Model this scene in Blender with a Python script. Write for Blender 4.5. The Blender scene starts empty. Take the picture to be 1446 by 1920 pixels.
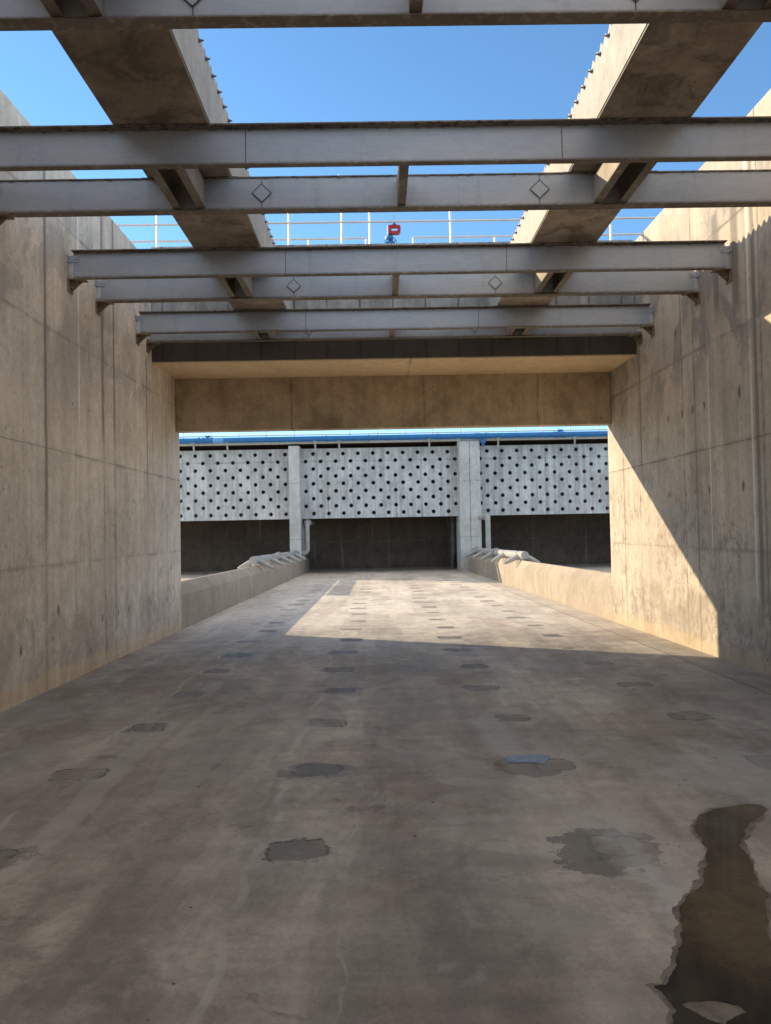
import bpy, bmesh, math, random
from mathutils import Vector, Matrix, geometry
C = bpy.context
SC = C.scene
COL = SC.collection
random.seed(7)
R = math.radians
EYE = 1.6
SLOPE = 0.0137                      # the tank floor falls gently away from the camera
def zf(y): return -SLOPE * y

# ------------------------------------------------------------------ camera
cd = bpy.data.cameras.new('camera'); cam = bpy.data.objects.new('camera', cd); COL.objects.link(cam)
SC.camera = cam
cd.sensor_fit = 'VERTICAL'; cd.sensor_height = 36.0; cd.lens = 36.0 * 1387 / 1920
cd.clip_start = 0.05; cd.clip_end = 3000
yaw = math.atan(15 / 1387.0); pitch = math.atan(33 / 1387.0); roll = 0.019
cam.matrix_world = (Matrix.Translation((0, 0, EYE)) @ Matrix.Rotation(-yaw, 4, 'Z') @
                    Matrix.Rotation(math.pi / 2 + pitch, 4, 'X') @ Matrix.Rotation(-roll, 4, 'Z'))

# ------------------------------------------------------------------ sun, sky, exposure
SUN = Vector((8.1, -4.33, -3.05)).normalized()      # travel direction of the light
elev = math.asin(-SUN.z)
ld = bpy.data.lights.new('sun', 'SUN'); ld.energy = 2.0; ld.angle = R(0.5); ld.color = (1.0, 0.82, 0.56)
lo = bpy.data.objects.new('sun', ld); COL.objects.link(lo)
lo.rotation_euler = SUN.to_track_quat('-Z', 'Y').to_euler()
W = bpy.data.worlds.new('World'); SC.world = W; W.use_nodes = True
wn = W.node_tree; wn.nodes.clear()
sky = wn.nodes.new('ShaderNodeTexSky'); sky.sky_type = 'NISHITA'; sky.sun_disc = False
sky.sun_elevation = elev; sky.sun_rotation = math.atan2(-SUN.x, -SUN.y)
sky.air_density = 0.75; sky.dust_density = 0.0; sky.ozone_density = 6.0; sky.altitude = 0
bg = wn.nodes.new('ShaderNodeBackground'); bg.inputs[1].default_value = 0.115
wo = wn.nodes.new('ShaderNodeOutputWorld')
# bright cloud added outside the view as fill light; clear blue ahead
def wnode(t, **k):
    n = wn.nodes.new(t)
    for a, b in k.items(): setattr(n, a, b)
    return n
tc = wnode('ShaderNodeTexCoord'); sp = wnode('ShaderNodeSeparateXYZ'); wn.links.new(tc.outputs['Generated'], sp.inputs[0])
def ramp(sock, a, b):
    n = wnode('ShaderNodeMapRange', interpolation_type='SMOOTHSTEP'); wn.links.new(sock, n.inputs[0])
    n.inputs[1].default_value = a; n.inputs[2].default_value = b; return n.outputs[0]
def wmath(op, a, b):
    n = wnode('ShaderNodeMath', operation=op)
    for i, v in enumerate((a, b)):
        if isinstance(v, (int, float)): n.inputs[i].default_value = v
        else: wn.links.new(v, n.inputs[i])
    return n.outputs[0]
cn = wnode('ShaderNodeTexNoise'); cn.inputs['Scale'].default_value = 2.6; cn.inputs['Detail'].default_value = 6; wn.links.new(tc.outputs['Generated'], cn.inputs['Vector'])
side = wmath('MULTIPLY', wmath('MULTIPLY', ramp(wmath('ABSOLUTE', sp.outputs[0], 0), .30, .62), ramp(sp.outputs[1], .62, .30)), ramp(sp.outputs[2], .15, .45))
fill_cloud = wmath('MULTIPLY', wmath('MAXIMUM', wmath('MULTIPLY', side, 1.0), wmath('MAXIMUM', wmath('MULTIPLY', ramp(sp.outputs[1], -.35, -.95), .5), ramp(sp.outputs[2], .72, .92))), ramp(cn.outputs[0], .36, .62))
fill_cloud = wmath('MULTIPLY', fill_cloud, .66)
cm = wnode('ShaderNodeMix', data_type='RGBA'); wn.links.new(fill_cloud, cm.inputs[0]); wn.links.new(sky.outputs[0], cm.inputs[6]); cm.inputs[7].default_value = (6.6, 5.9, 5.2, 1)
tn = wnode('ShaderNodeMix', data_type='RGBA', blend_type='MULTIPLY'); tn.inputs[0].default_value = 1; wn.links.new(cm.outputs[2], tn.inputs[6]); tn.inputs[7].default_value = (1.06, 1.0, .80, 1)
wn.links.new(tn.outputs[2], bg.inputs[0]); wn.links.new(bg.outputs[0], wo.inputs[0])
SC.view_settings.view_transform = 'Standard'; SC.view_settings.look = 'None'
SC.view_settings.exposure = 1.84; SC.view_settings.gamma = 1.0
SC.render.engine = 'CYCLES'
SC.cycles.max_bounces = 8; SC.cycles.diffuse_bounces = 6

# ------------------------------------------------------------------ node helpers
class G:
    def __init__(s, name):
        s.m = bpy.data.materials.new(name); s.m.use_nodes = True
        s.t = s.m.node_tree; s.t.nodes.clear()
        s.out = s.t.nodes.new('ShaderNodeOutputMaterial')
        s.b = s.t.nodes.new('ShaderNodeBsdfPrincipled')
        s.t.links.new(s.b.outputs[0], s.out.inputs[0])
        geo = s.t.nodes.new('ShaderNodeNewGeometry'); s.P = geo.outputs['Position']
        sep = s.t.nodes.new('ShaderNodeSeparateXYZ'); s.t.links.new(s.P, sep.inputs[0])
        s.x, s.y, s.z = sep.outputs
    def put(s, sock, v):
        if isinstance(v, bpy.types.NodeSocket): s.t.links.new(v, sock)
        else: sock.default_value = v
    def m_(s, op, a, b=0.0, c=0.0, clamp=False):
        n = s.t.nodes.new('ShaderNodeMath'); n.operation = op; n.use_clamp = clamp
        s.put(n.inputs[0], a); s.put(n.inputs[1], b); s.put(n.inputs[2], c)
        return n.outputs[0]
    def add(s, a, b): return s.m_('ADD', a, b)
    def sub(s, a, b): return s.m_('SUBTRACT', a, b)
    def mul(s, a, b): return s.m_('MULTIPLY', a, b)
    def mx(s, a, b): return s.m_('MAXIMUM', a, b)
    def mn(s, a, b): return s.m_('MINIMUM', a, b)
    def absd(s, a, b): return s.m_('ABSOLUTE', s.sub(a, b))
    def step(s, v, lo, hi, a=0.0, b=1.0):
        n = s.t.nodes.new('ShaderNodeMapRange'); n.interpolation_type = 'SMOOTHSTEP'
        s.put(n.inputs[0], v); n.inputs[1].default_value = lo; n.inputs[2].default_value = hi
        n.inputs[3].default_value = a; n.inputs[4].default_value = b
        return n.outputs[0]
    def vec(s, x, y, z):
        n = s.t.nodes.new('ShaderNodeCombineXYZ'); s.put(n.inputs[0], x); s.put(n.inputs[1], y); s.put(n.inputs[2], z)
        return n.outputs[0]
    def scaled(s, sx, sy, sz, off=(0, 0, 0)):
        n = s.t.nodes.new('ShaderNodeMapping'); s.t.links.new(s.P, n.inputs[0])
        n.inputs[1].default_value = off; n.inputs[3].default_value = (sx, sy, sz)
        return n.outputs[0]
    def noise(s, v, scale=1.0, detail=4.0, rough=0.55, dist=0.0, color=False):
        n = s.t.nodes.new('ShaderNodeTexNoise'); s.put(n.inputs['Vector'], v)
        n.inputs['Scale'].default_value = scale; n.inputs['Detail'].default_value = detail
        n.inputs['Roughness'].default_value = rough; n.inputs['Distortion'].default_value = dist
        return n.outputs[1 if color else 0]
    def vor(s, v, scale, feature='F1'):
        n = s.t.nodes.new('ShaderNodeTexVoronoi'); n.feature = feature; s.put(n.inputs['Vector'], v)
        n.inputs['Scale'].default_value = scale
        return n.outputs['Distance']
    def white(s, v):
        n = s.t.nodes.new('ShaderNodeTexWhiteNoise'); n.noise_dimensions = '3D'; s.put(n.inputs[0], v)
        return n.outputs[0]
    def mix(s, f, a, b, mode='MIX'):
        n = s.t.nodes.new('ShaderNodeMix'); n.data_type = 'RGBA'; n.blend_type = mode
        s.put(n.inputs[0], f)
        for k, v in ((6, a), (7, b)):
            if isinstance(v, tuple) and len(v) == 3: v = (*v, 1)
            s.put(n.inputs[k], v)
        return n.outputs[2]
    def gain(s, col, f):
        n = s.t.nodes.new('ShaderNodeVectorMath'); n.operation = 'SCALE'
        s.put(n.inputs[0], col); s.put(n.inputs[3], f)
        return n.outputs[0]
    def finish(s, col, rough=0.85, bump=None, bdist=0.01, metallic=0.0, spec=0.3, bstr=1.0):
        s.put(s.b.inputs['Base Color'], col); s.put(s.b.inputs['Roughness'], rough)
        s.put(s.b.inputs['Metallic'], metallic); s.b.inputs['Specular IOR Level'].default_value = spec
        if bump is not None:
            n = s.t.nodes.new('ShaderNodeBump'); n.inputs['Strength'].default_value = bstr
            n.inputs['Distance'].default_value = bdist; s.put(n.inputs['Height'], bump)
            s.t.links.new(n.outputs[0], s.b.inputs['Normal'])
        return s.m

def concrete(name, ca, cb, axis='y', jv=(), jh=(), ties=(), grime=0.5, streak=0.5, seed=0.0, panel=0.0,
             base_band=False, drips=(), blot=0.0, pits=0.5, zshift=0.0, gain=1.36, blot_all=0.0, shade_below=None, jd=.8, bumpy=.55, erode=0.0):
    g = G(name); h = g.y if axis == 'y' else g.x; z = g.z
    o = (seed * 3.1, seed * 7.7, seed * 1.3)
    big = g.noise(g.scaled(.55, .55, .55, o), 1, 6, .62, .4)
    med = g.noise(g.scaled(2.3, 2.3, 1.9, o), 1, 6, .65, .3)
    fine = g.noise(g.scaled(22, 22, 22, o), 1, 4, .7)
    t = g.step(g.add(g.mul(big, .65), g.mul(med, .35)), .36, .64)
    col = g.mix(t, ca, cb)
    col = g.gain(col, g.step(fine, .25, .75, .90, 1.08))
    cr = g.noise(g.scaled(6.5, 6.5, 5, o), 1, 10, .8, .2)
    col = g.gain(col, g.step(cr, .34, .66, .88, 1.07))
    # vertical flow marks
    hs = (5, 5, .22)
    st = g.noise(g.scaled(*hs, o), 1, 5, .6)
    st2 = g.noise(g.scaled(17, 17, .5, o), 1, 3, .6)
    f = g.add(g.mul(g.step(st, .38, .66), .7), g.mul(g.step(st2, .4, .7), .3))
    col = g.gain(col, g.sub(1.0 + .5 * .22 * streak, g.mul(f, .24 * streak)))
    # washed-out pale runs
    pale = g.step(g.noise(g.scaled(3.1, 3.1, .16, (o[0] + 9, o[1], o[2])), 1, 4, .6), .60, .72)
    col = g.mix(g.mul(pale, .25 * streak), col, (.52, .48, .42))
    if panel:
        ids = g.vec(g.m_('FLOOR', g.m_('DIVIDE', g.add(h, .9), 2.1)), g.m_('FLOOR', g.m_('DIVIDE', g.sub(z, 1.27), 1.33)), seed)
        col = g.gain(col, g.m_('MULTIPLY_ADD', g.white(ids), panel * .6, 1 - panel * .3))
        ids2 = g.vec(g.m_('FLOOR', g.m_('DIVIDE', g.add(h, .33), .61)), g.m_('FLOOR', g.m_('DIVIDE', g.sub(z, 1.27), 1.33)), seed + 4)
        col = g.gain(col, g.m_('MULTIPLY_ADD', g.white(ids2), panel * .35, 1 - panel * .17))
    wob = g.mul(g.sub(g.noise(g.scaled(1.4, 1.4, 1.4, o), 1, 3, .6), .5), .03)
    hh = g.add(h, wob); zz = g.add(z, wob)
    jm = g.noise(g.scaled(2.2, 2.2, 2.2, (3, o[1], 2)), 1, 4, .7)
    grooves = None
    def acc(a, b): return b if a is None else g.mx(a, b)
    soft = None
    for p in jv:
        w = p[1] if isinstance(p, tuple) else .006; p = p[0] if isinstance(p, tuple) else p
        d = g.absd(hh, p)
        grooves = acc(grooves, g.step(d, w * .5, w * 1.5, 1, 0)); soft = acc(soft, g.step(d, .015, .06, 1, 0))
    for p in jh:
        w = p[1] if isinstance(p, tuple) else .005; p = p[0] if isinstance(p, tuple) else p
        d = g.absd(zz, p)
        grooves = acc(grooves, g.step(d, w * .5, w * 1.5, 1, 0)); soft = acc(soft, g.step(d, .012, .05, 1, 0))
    if grooves is not None:
        gm = g.mul(grooves, g.step(jm, .30, .55, .35, 1))
        col = g.mix(g.mul(g.mul(soft, g.step(jm, .42, .62)), .35), col, (.15, .12, .09))
        col = g.mix(g.mul(gm, jd), col, (.05, .04, .03))
    if ties:
        tm = None; nz = g.mul(g.sub(g.noise(g.scaled(26, 26, 20, o), 1, 3, .7), .5), 1.3)
        for (a, b, s_) in ties:
            dx = g.m_('DIVIDE', g.sub(h, a), .030 * s_); dz = g.m_('DIVIDE', g.sub(z, b), .062 * s_)
            tm = (lambda q: q if tm is None else g.mn(tm, q))(g.add(g.mul(dx, dx), g.mul(dz, dz)))
        tie = g.step(g.add(tm, nz), .75, 1.25, 1, 0)
        core = g.step(g.add(tm, nz), .2, .6, 1, 0)
        col = g.mix(g.mul(tie, .62), col, (.12, .10, .085)); col = g.mix(g.mul(core, .5), col, (.05, .045, .04))
    for (a, z0, z1, w, dark) in drips:
        d = g.absd(g.add(hh, g.mul(g.sub(st2, .5), .02)), a)
        mk = g.mul(g.step(d, w * .4, w, 1, 0), g.mul(g.step(z, z0, z0 + .5), g.step(z, z1 - .1, z1, 1, 0)))
        col = g.mix(g.mul(mk, .75 if dark else .6), col, (.14, .125, .11) if dark else (.62, .60, .56))
    if blot:
        bn = g.noise(g.scaled(1.2, 1.2, .8, (o[0] + 4, o[1] + 1, 0)), 1, 7, .62, .8)
        bm_ = g.mul(g.step(bn, .50, .57), g.mul(g.step(z, 3.0, 4.0), g.step(z, 5.3, 6.0, 1, 0)))
        col = g.mix(g.mul(bm_, blot), col, (.15, .145, .14))
        b2 = g.step(g.noise(g.scaled(1.9, 1.9, .45, (o[0] + 14, o[1] + 1, 0)), 1, 6, .65, .5), .60, .66)
        col = g.mix(g.mul(b2, blot * .5), col, (.17, .155, .125))
    if blot_all:
        b3 = g.step(g.noise(g.scaled(2.4, 2.4, 2.4, (o[0] + 24, o[1], 0)), 1, 8, .72, .7), .48, .62)
        col = g.mix(g.mul(b3, blot_all), col, (.07, .055, .042))
    if erode:
        e1 = g.step(g.noise(g.scaled(9, 9, 5, o), 1, 9, .8, .2), .50, .57)
        e2 = g.mul(g.step(g.noise(g.scaled(.9, .9, 1.2, (3, o[0], 1)), 1, 4, .6), .40, .60), g.step(z, 1.9, 3.0, 1, 0))
        col = g.mix(g.mul(g.mul(e1, e2), erode), col, (.15, .12, .085))
        e3 = g.mul(g.step(g.noise(g.scaled(3, 3, 5, (8, o[0], 1)), 1, 8, .75, .3), .55, .60), g.step(z, .5, 1.0, 1, 0))
        col = g.mix(g.mul(e3, erode * .7), col, (.50, .44, .35))
    if shade_below is not None:  # lower part darkened to paint in the shade of the beams
        db = g.step(g.add(z, g.mul(g.sub(st, .5), .25)), shade_below, shade_below + .2, 1, 0)
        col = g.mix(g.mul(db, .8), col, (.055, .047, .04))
    if grime:
        zr = g.add(z, g.mul(g.y, SLOPE))
        gn = g.noise(g.scaled(2.1, 2.1, 1.3, (o[0], 5, 5)), 1, 9, .74, .15)
        edge = g.add(zr, g.mul(g.sub(gn, .5), -1.7))
        gm = g.mul(g.step(edge, .55, .95, 1, 0), g.step(gn, .36, .60))
        col = g.mix(g.mul(gm, grime), col, (.13, .105, .08))
        gm2 = g.mul(g.step(g.add(zr, g.mul(g.sub(fine, .5), .5)), .3, .9, 1, 0), g.step(g.noise(g.scaled(5, 5, 7, o), 1, 6, .72), .5, .62))
        col = g.mix(g.mul(gm2, grime * .6), col, (.16, .13, .10))
    if base_band:
        zr = g.add(z, g.mul(g.y, SLOPE))
        bb = g.step(g.add(zr, g.mul(g.sub(med, .5), .25)), .15, .24, 1, 0)
        col = g.mix(g.mul(bb, g.step(fine, .3, .7, .25, .55)), col, (.42, .30, .17))
    pv = g.vor(g.scaled(1, 1, .8, o), 26)
    pm = g.mul(g.step(pv, .05, .13, 1, 0), g.step(g.noise(g.scaled(1.7, 1.7, 1.7, (2, o[0], 2)), 1, 5, .7), .5, .68))
    col = g.mix(g.mul(pm, .75 * pits), col, (.09, .075, .06))
    pv2 = g.vor(g.scaled(1, 1, .55, (o[1], o[0], 0)), 7)
    pm2 = g.mul(g.step(pv2, .05, .10, 1, 0), g.step(g.noise(g.scaled(2.9, 2.9, 2.9, (7, o[0], 2)), 1, 3, .7), .47, .52))
    col = g.mix(g.mul(pm2, .7 * pits), col, (.10, .085, .07))
    bump = g.add(g.mul(fine, .35), g.mul(med, .8))
    bump = g.sub(bump, g.mul(pm, .5))
    if grooves is not None: bump = g.sub(bump, g.mul(grooves, 1.0))
    col = g.gain(col, gain)
    return g.finish(col, g.step(med, .3, .7, .78, .92), bump, .012, spec=.25, bstr=bumpy)

TAN_A, TAN_B = (.40, .335, .26), (.315, .262, .205)
GR_A, GR_B = (.42, .385, .335), (.315, .29, .255)
JV = [13.0, 12.2, (10.42, .008), (10.02, .008), 8.25, 6.3, 4.5, 4.1, 2.3, .4, -1.4, -3.2, -5, -6.8, -8.6]
JH = [(2.58, .006), (1.27, .0015), (3.95, .003), 5.3]
M = {}
M['wall_left'] = concrete('concrete_left_wall', (.43, .385, .33), (.33, .29, .245), 'y', JV, JH,
    ties=[(8.55, .74, 1.2), (7.65, .42, .9), (9.9, .50, .9), (10.5, .50, .8), (10.95, .50, .9), (12.0, .5, .8), (12.9, .46, 1), (9.5, .47, .6), (8.4, .44, .7),
          (12.7, 2.1, .8), (13.2, 1.0, .9), (13.3, .65, 1.0), (9.0, 3.2, .5), (9.5, 3.2, .5), (11.2, 2.1, .6)],
    grime=.38, streak=.9, seed=1.3, panel=.14, base_band=True,
    jd=.38, gain=1.7, erode=.3, pits=1.1, drips=[(10.42, 2.7, 6.3, .045, True), (9.98, 2.7, 6.3, .05, True), (9.2, 2.6, 6, .03, False), (11.9, 2.0, 4.5, .04, True), (8.27, 1.5, 6.2, .05, True)], blot=.35)
M['wall_right'] = concrete('concrete_right_wall', (.42, .36, .29), (.325, .28, .23), 'y', JV, JH,
    ties=[(11.96, 3.16, .9), (10.95, 3.17, 1), (10.45, 3.17, 1.05), (10.1, 3.17, 1), (9.73, 3.17, 1), (8.78, 3.17, 1.35), (12.6, 3.15, .7), (12.9, 3.15, .5),
          (11.0, 2.04, .9), (10.4, 2.04, .6), (10.1, 2.04, .6), (9.65, 2.04, 1.0), (8.75, 2.04, 1.2), (12.2, 2.02, .7), (13.3, 2.02, .9), (9.9, 4.6, 1.1), (10.6, 4.35, 1.2)],
    grime=.42, streak=.9, seed=5.1, panel=.10, base_band=True,
    drips=[(9.6, 1.0, 4.6, .02, False), (8.5, .5, 6.2, .035, False), (8.38, .3, 6.2, .06, True), (9.3, 4.0, 5.6, .10, True), (8.8, 3.9, 5.5, .12, True), (12.1, 2.2, 4.5, .05, True)], blot=.55, pits=1.1, gain=1.26, jd=.6, erode=.6)
M['channel'] = concrete('concrete_channel', (.27, .26, .245), (.17, .165, .155), 'x', [(-3.5 + .545 * k, .010) for k in range(15)], [], grime=0, streak=1.4, seed=8.2, panel=.25, pits=.8, shade_below=EYE + 3.22)
M['soffit'] = concrete('concrete_soffit', (.56, .43, .27), (.47, .36, .22), 'x', [(.60, .004)], [], grime=0, streak=.1, seed=3.3, pits=.4)
M['lintel'] = concrete('concrete_lintel', (.42, .34, .235), (.24, .19, .13), 'x', [(-1.55, .006), (.9, .004), (3.0, .004)], [], grime=0, streak=.7, seed=9.1, pits=1.3, blot_all=.2)
M['launder'] = concrete('concrete_trough', (.36, .30, .235), (.17, .135, .10), 'x', [], [], grime=0, streak=.15, seed=6.6, pits=1.2, blot_all=.6)
M['launder_side'] = concrete('pale_trough_side', (.50, .47, .42), (.42, .395, .36), 'y', [], [], grime=0, streak=.45, seed=2.6, pits=.3, gain=.95)
M['low'] = concrete('concrete_low_wall', (.43, .36, .275), (.36, .30, .23), 'y', [(16.5, .008), (19.2, .008), (21.9, .012), (28, .01), (31, .01)], [], grime=.18, streak=.5, seed=7.4, pits=.4, bumpy=.15, gain=.97)
M['pier'] = concrete('concrete_pier', (.41, .41, .40), (.32, .32, .315), 'x', [(4.47, .012)], [(1.2, .004), (3.9, .003)], grime=.3, streak=.7, seed=4.4, pits=.5)
M['baffle'] = concrete('concrete_baffle', (.40, .41, .41), (.30, .31, .315), 'x', [(-2.4, .004), (.3, .003), (2.2, .006), (-6.1, .003), (6.1, .003), (8.3, .004)], [(5.0, .005)], grime=0, blot_all=.18, streak=2.0, seed=5.7, pits=.9, panel=.10, bumpy=.3)
M['dark_conc'] = concrete('shade_toned_concrete', (.075, .055, .04), (.05, .038, .03), 'x', [(-1, .004), (2.5, .004)], [(1.0, .004)], grime=.3, streak=.6, seed=2.2, pits=.2)  # near-black tone paints in the shade of the covered inlet channel
M['slab'] = concrete('concrete_walkway', (.46, .44, .40), (.36, .34, .31), 'x', [], [], grime=0, streak=.3, seed=1.9, pits=.3)

def floor_mat():
    g = G('concrete_floor'); P = g.P
    big = g.noise(g.scaled(.42, .30, 1, (3, 1, 0)), 1, 6, .62, .5)
    med = g.noise(g.scaled(1.7, .9, 1, (8, 4, 0)), 1, 7, .66, .6)
    fin = g.noise(g.scaled(30, 30, 30), 1, 4, .75)
    t = g.step(g.add(g.mul(big, .55), g.mul(med, .45)), .36, .62)
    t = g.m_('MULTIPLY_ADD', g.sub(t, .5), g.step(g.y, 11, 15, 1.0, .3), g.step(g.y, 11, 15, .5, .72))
    col = g.mix(t, (.235, .205, .172), (.40, .362, .312))
    red = g.step(g.noise(g.scaled(.8, .5, 1, (1, 9, 0)), 1, 5, .6, .4), .48, .64)
    col = g.mix(g.mul(red, .5), col, (.24, .19, .16))
    gre = g.step(g.noise(g.scaled(.9, .35, 1, (14, 9, 0)), 1, 5, .6, .4), .50, .66)
    col = g.mix(g.mul(gre, .38), col, (.26, .245, .205))
    # trowel sweeps across the slab
    sw = g.noise(g.scaled(.6, 7, 1, (2, 2, 0)), 1, 5, .65, .25)
    col = g.gain(col, g.step(sw, .3, .7, .93, 1.07))
    sw2 = g.noise(g.scaled(5, .35, 1, (2, 6, 0)), 1, 5, .6, .2)
    col = g.gain(col, g.step(sw2, .3, .7, .94, 1.06))
    col = g.gain(col, g.step(fin, .25, .75, .93, 1.06))
    fdam = g.step(g.y, 9, 15, 1.0, .35)
    crisp = g.noise(g.scaled(5, 4, 1, (4, 4, 0)), 1, 10, .78, .3)
    col = g.gain(col, g.step(crisp, .32, .68, .84, 1.13))
    grit = g.noise(g.scaled(95, 95, 95), 1, 2, .6)
    col = g.gain(col, g.step(grit, .30, .42, .80, 1.0)); col = g.gain(col, g.step(grit, .62, .72, 1.0, 1.14))
    swp = g.noise(g.scaled(.9, .5, 1, (6, 3, 0)), 1, 3, .5, 2.2)
    arc = g.step(g.m_('ABSOLUTE', g.sub(g.m_('FRACT', g.mul(swp, 14)), .5)), .0, .10, 1, 0)
    am_ = g.step(g.noise(g.scaled(.8, .8, 1, (41, 3, 0)), 1, 5, .65), .50, .62)
    col = g.mix(g.mul(g.mul(arc, am_), .22), col, (.42, .40, .36))
    fl = g.noise(g.scaled(1.9, .16, 1, (16, 3, 0)), 1, 7, .62, .25)
    col = g.gain(col, g.add(1.0, g.mul(g.step(fl, .38, .62, -.09, .09), fdam)))
    fe = g.step(g.noise(g.scaled(.75, .20, 1, (26, 3, 0)), 1, 4, .5, .4), .50, .515)
    col = g.gain(col, g.m_('MULTIPLY_ADD', fe, .13, .94))
    # dark scuffs and smears
    sc = g.step(g.noise(g.scaled(1.1, 2.6, 1, (21, 3, 0)), 1, 8, .72, .9), .60, .70)
    col = g.mix(g.mul(g.mul(sc, .55), fdam), col, (.11, .093, .08))
    pl = g.step(g.noise(g.scaled(.9, 1.3, 1, (33, 5, 0)), 1, 8, .7, 1.2), .57, .68)
    col = g.mix(g.mul(g.mul(pl, .32), fdam), col, (.42, .40, .375))
    # repaired bolt pads on a regular grid
    wb = g.sub(g.noise(g.scaled(3.2, 3.2, 1, (5, 5, 0)), 1, 5, .7), .5)
    wb2 = g.sub(g.noise(g.scaled(11, 11, 1, (1, 5, 3)), 1, 4, .7), .5)
    wb3 = g.noise(g.scaled(34, 34, 1, (1, 5, 3)), 1, 4, .75)
    cx = g.m_('DIVIDE', g.add(g.x, 2.06), 1.6); cy = g.m_('DIVIDE', g.sub(g.y, 2.48), 1.36)
    ix = g.m_('ROUND', cx); iy = g.m_('ROUND', cy)
    rnd = g.white(g.vec(ix, iy, 3.0)); rnd2 = g.white(g.vec(ix, iy, 8.0)); rnd3 = g.white(g.vec(ix, iy, 12.0))
    lx = g.add(g.mul(g.sub(cx, ix), 1.6), g.mul(g.sub(rnd2, .5), .14)); ly = g.add(g.mul(g.sub(cy, iy), 1.36), g.mul(g.sub(rnd, .5), .10))
    wn_ = g.noise(g.scaled(4.5, 4.5, 1, (7, 7, 0)), 1, 6, .68, color=True)
    sp_ = g.t.nodes.new('ShaderNodeSeparateColor'); g.t.links.new(wn_, sp_.inputs[0])
    lx = g.add(lx, g.mul(g.sub(sp_.outputs[0], .5), .17)); ly = g.add(ly, g.mul(g.sub(sp_.outputs[1], .5), .17))
    ax = g.mx(g.sub(g.m_('ABSOLUTE', lx), g.m_('MULTIPLY_ADD', rnd2, .05, .07)), 0.0); ay = g.mx(g.sub(g.m_('ABSOLUTE', ly), g.m_('MULTIPLY_ADD', rnd, .04, .05)), 0.0)
    d = g.sub(g.m_('SQRT', g.add(g.mul(ax, ax), g.mul(ay, ay))), .06)
    lim = g.mul(g.m_('LESS_THAN', g.absd(cx, 1.5), 2.0), g.mul(g.m_('GREATER_THAN', g.y, 3.05), g.m_('LESS_THAN', g.y, 33.0)))
    pad = g.mul(g.step(g.add(d, g.mul(wb2, .03)), -.005, .005, 1, 0), lim)
    size = g.m_('MULTIPLY_ADD', rnd3, .12, -.05)
    spill = g.mul(g.step(g.sub(g.add(g.m_('MULTIPLY_ADD', wb, .50, d), g.add(g.mul(wb2, .16), g.mul(g.sub(wb3, .5), .10))), size), -.004, .006, 1, 0), lim)
    rim = g.mul(g.step(g.m_('ABSOLUTE', g.add(g.sub(d, .004), g.add(g.mul(wb2, .05), g.mul(g.sub(wb3, .5), .05)))), .004, .016, 1, 0), lim)
    rim = g.mul(rim, g.step(g.noise(g.scaled(6, 6, 1, (4, 2, 0)), 1, 5, .7), .44, .50))
    spill_amt = g.m_('MULTIPLY_ADD', rnd, .4, .5)  # random spill strength for each pad
    halo = g.mul(g.step(g.m_('MULTIPLY_ADD', wb, .5, d), .05, .22, 1, 0), lim)
    col = g.mix(g.mul(halo, .16), col, (.40, .38, .34))
    col = g.mix(g.mul(spill, g.mul(spill_amt, .8)), col, (.115, .10, .088))
    col = g.mix(g.mul(pad, g.m_('MULTIPLY_ADD', rnd3, .5, .35)), col, g.mix(rnd2, (.10, .086, .074), (.20, .175, .148)))
    col = g.mix(g.mul(rim, .75), col, (.055, .047, .04))
    # pale grout line snaking from pad to pad, wide pale band on the left line
    for (x0, w, am, n0, n1) in ((-.66, .022, .50, .44, .54), (-.30, .016, .22, .50, .58), (-1.90, .10, .30, .42, .56), (-2.22, .02, .5, .46, .54), (.92, .03, .18, .50, .60), (2.86, .03, .20, .50, .6), (-.18, .008, .35, .45, .55)):
        wv = g.mul(g.sub(g.noise(g.scaled(.01, .75, 1, (x0 * 5, 1, 0)), 1, 4, .6), .5), .45)
        dd = g.absd(g.add(g.x, wv), x0)
        mk = g.mul(g.step(g.add(dd, g.mul(wb2, .02)), w * .7, w * 1.15, 1, 0), g.step(g.noise(g.scaled(.01, .9, 1, (x0 * 9, 4, 0)), 1, 3, .6), n0, n1))
        mk = g.mul(mk, g.step(g.y, 12.5, 16, 1, .25))
        mk = g.mul(mk, g.sub(1.0, g.mx(pad, spill)))
        col = g.mix(g.mul(mk, am), col, (.43, .415, .37))
    # dried water ring stain round two pads
    def blob(cx_, cy_, rx, ry, namp, lo_=.8, hi_=1.0):
        a = g.m_('DIVIDE', g.sub(g.x, cx_), rx); b = g.m_('DIVIDE', g.sub(g.y, cy_), ry)
        r = g.m_('SQRT', g.add(g.mul(a, a), g.mul(b, b)))
        r = g.add(r, g.add(g.mul(wb, namp), g.mul(wb2, namp * .55)))
        return g.step(r, lo_, hi_, 1, 0), r
    b1, _ = blob(1.14, 3.80, .33, .29, 1.9, .86, .92)
    col = g.mix(g.mul(g.mul(b1, g.sub(1.0, pad)), .72), col, (.09, .085, .075))
    b2, _ = blob(1.02, 5.20, .27, .24, .9, .9, .98)
    col = g.mix(g.mul(g.mul(b2, g.sub(1.0, pad)), .65), col, (.10, .085, .075))
    b3, _ = blob(.93, 6.0, .17, .95, 1.0, .45, 1.15)
    col = g.mix(g.mul(b3, .35), col, (.46, .46, .46))
    # pale lime edge where the water has been drying, right foreground
    yy = g.y
    edge = g.add(g.sub(g.x, 1.28), g.mul(wb, .75))
    lime = g.mul(g.step(g.m_('ABSOLUTE', edge), .0, .30, 1, 0), g.mul(g.step(yy, 1.2, 2.4), g.step(yy, 3.6, 4.7, 1, 0)))
    col = g.mix(g.mul(lime, .5), col, (.46, .445, .42))
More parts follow.
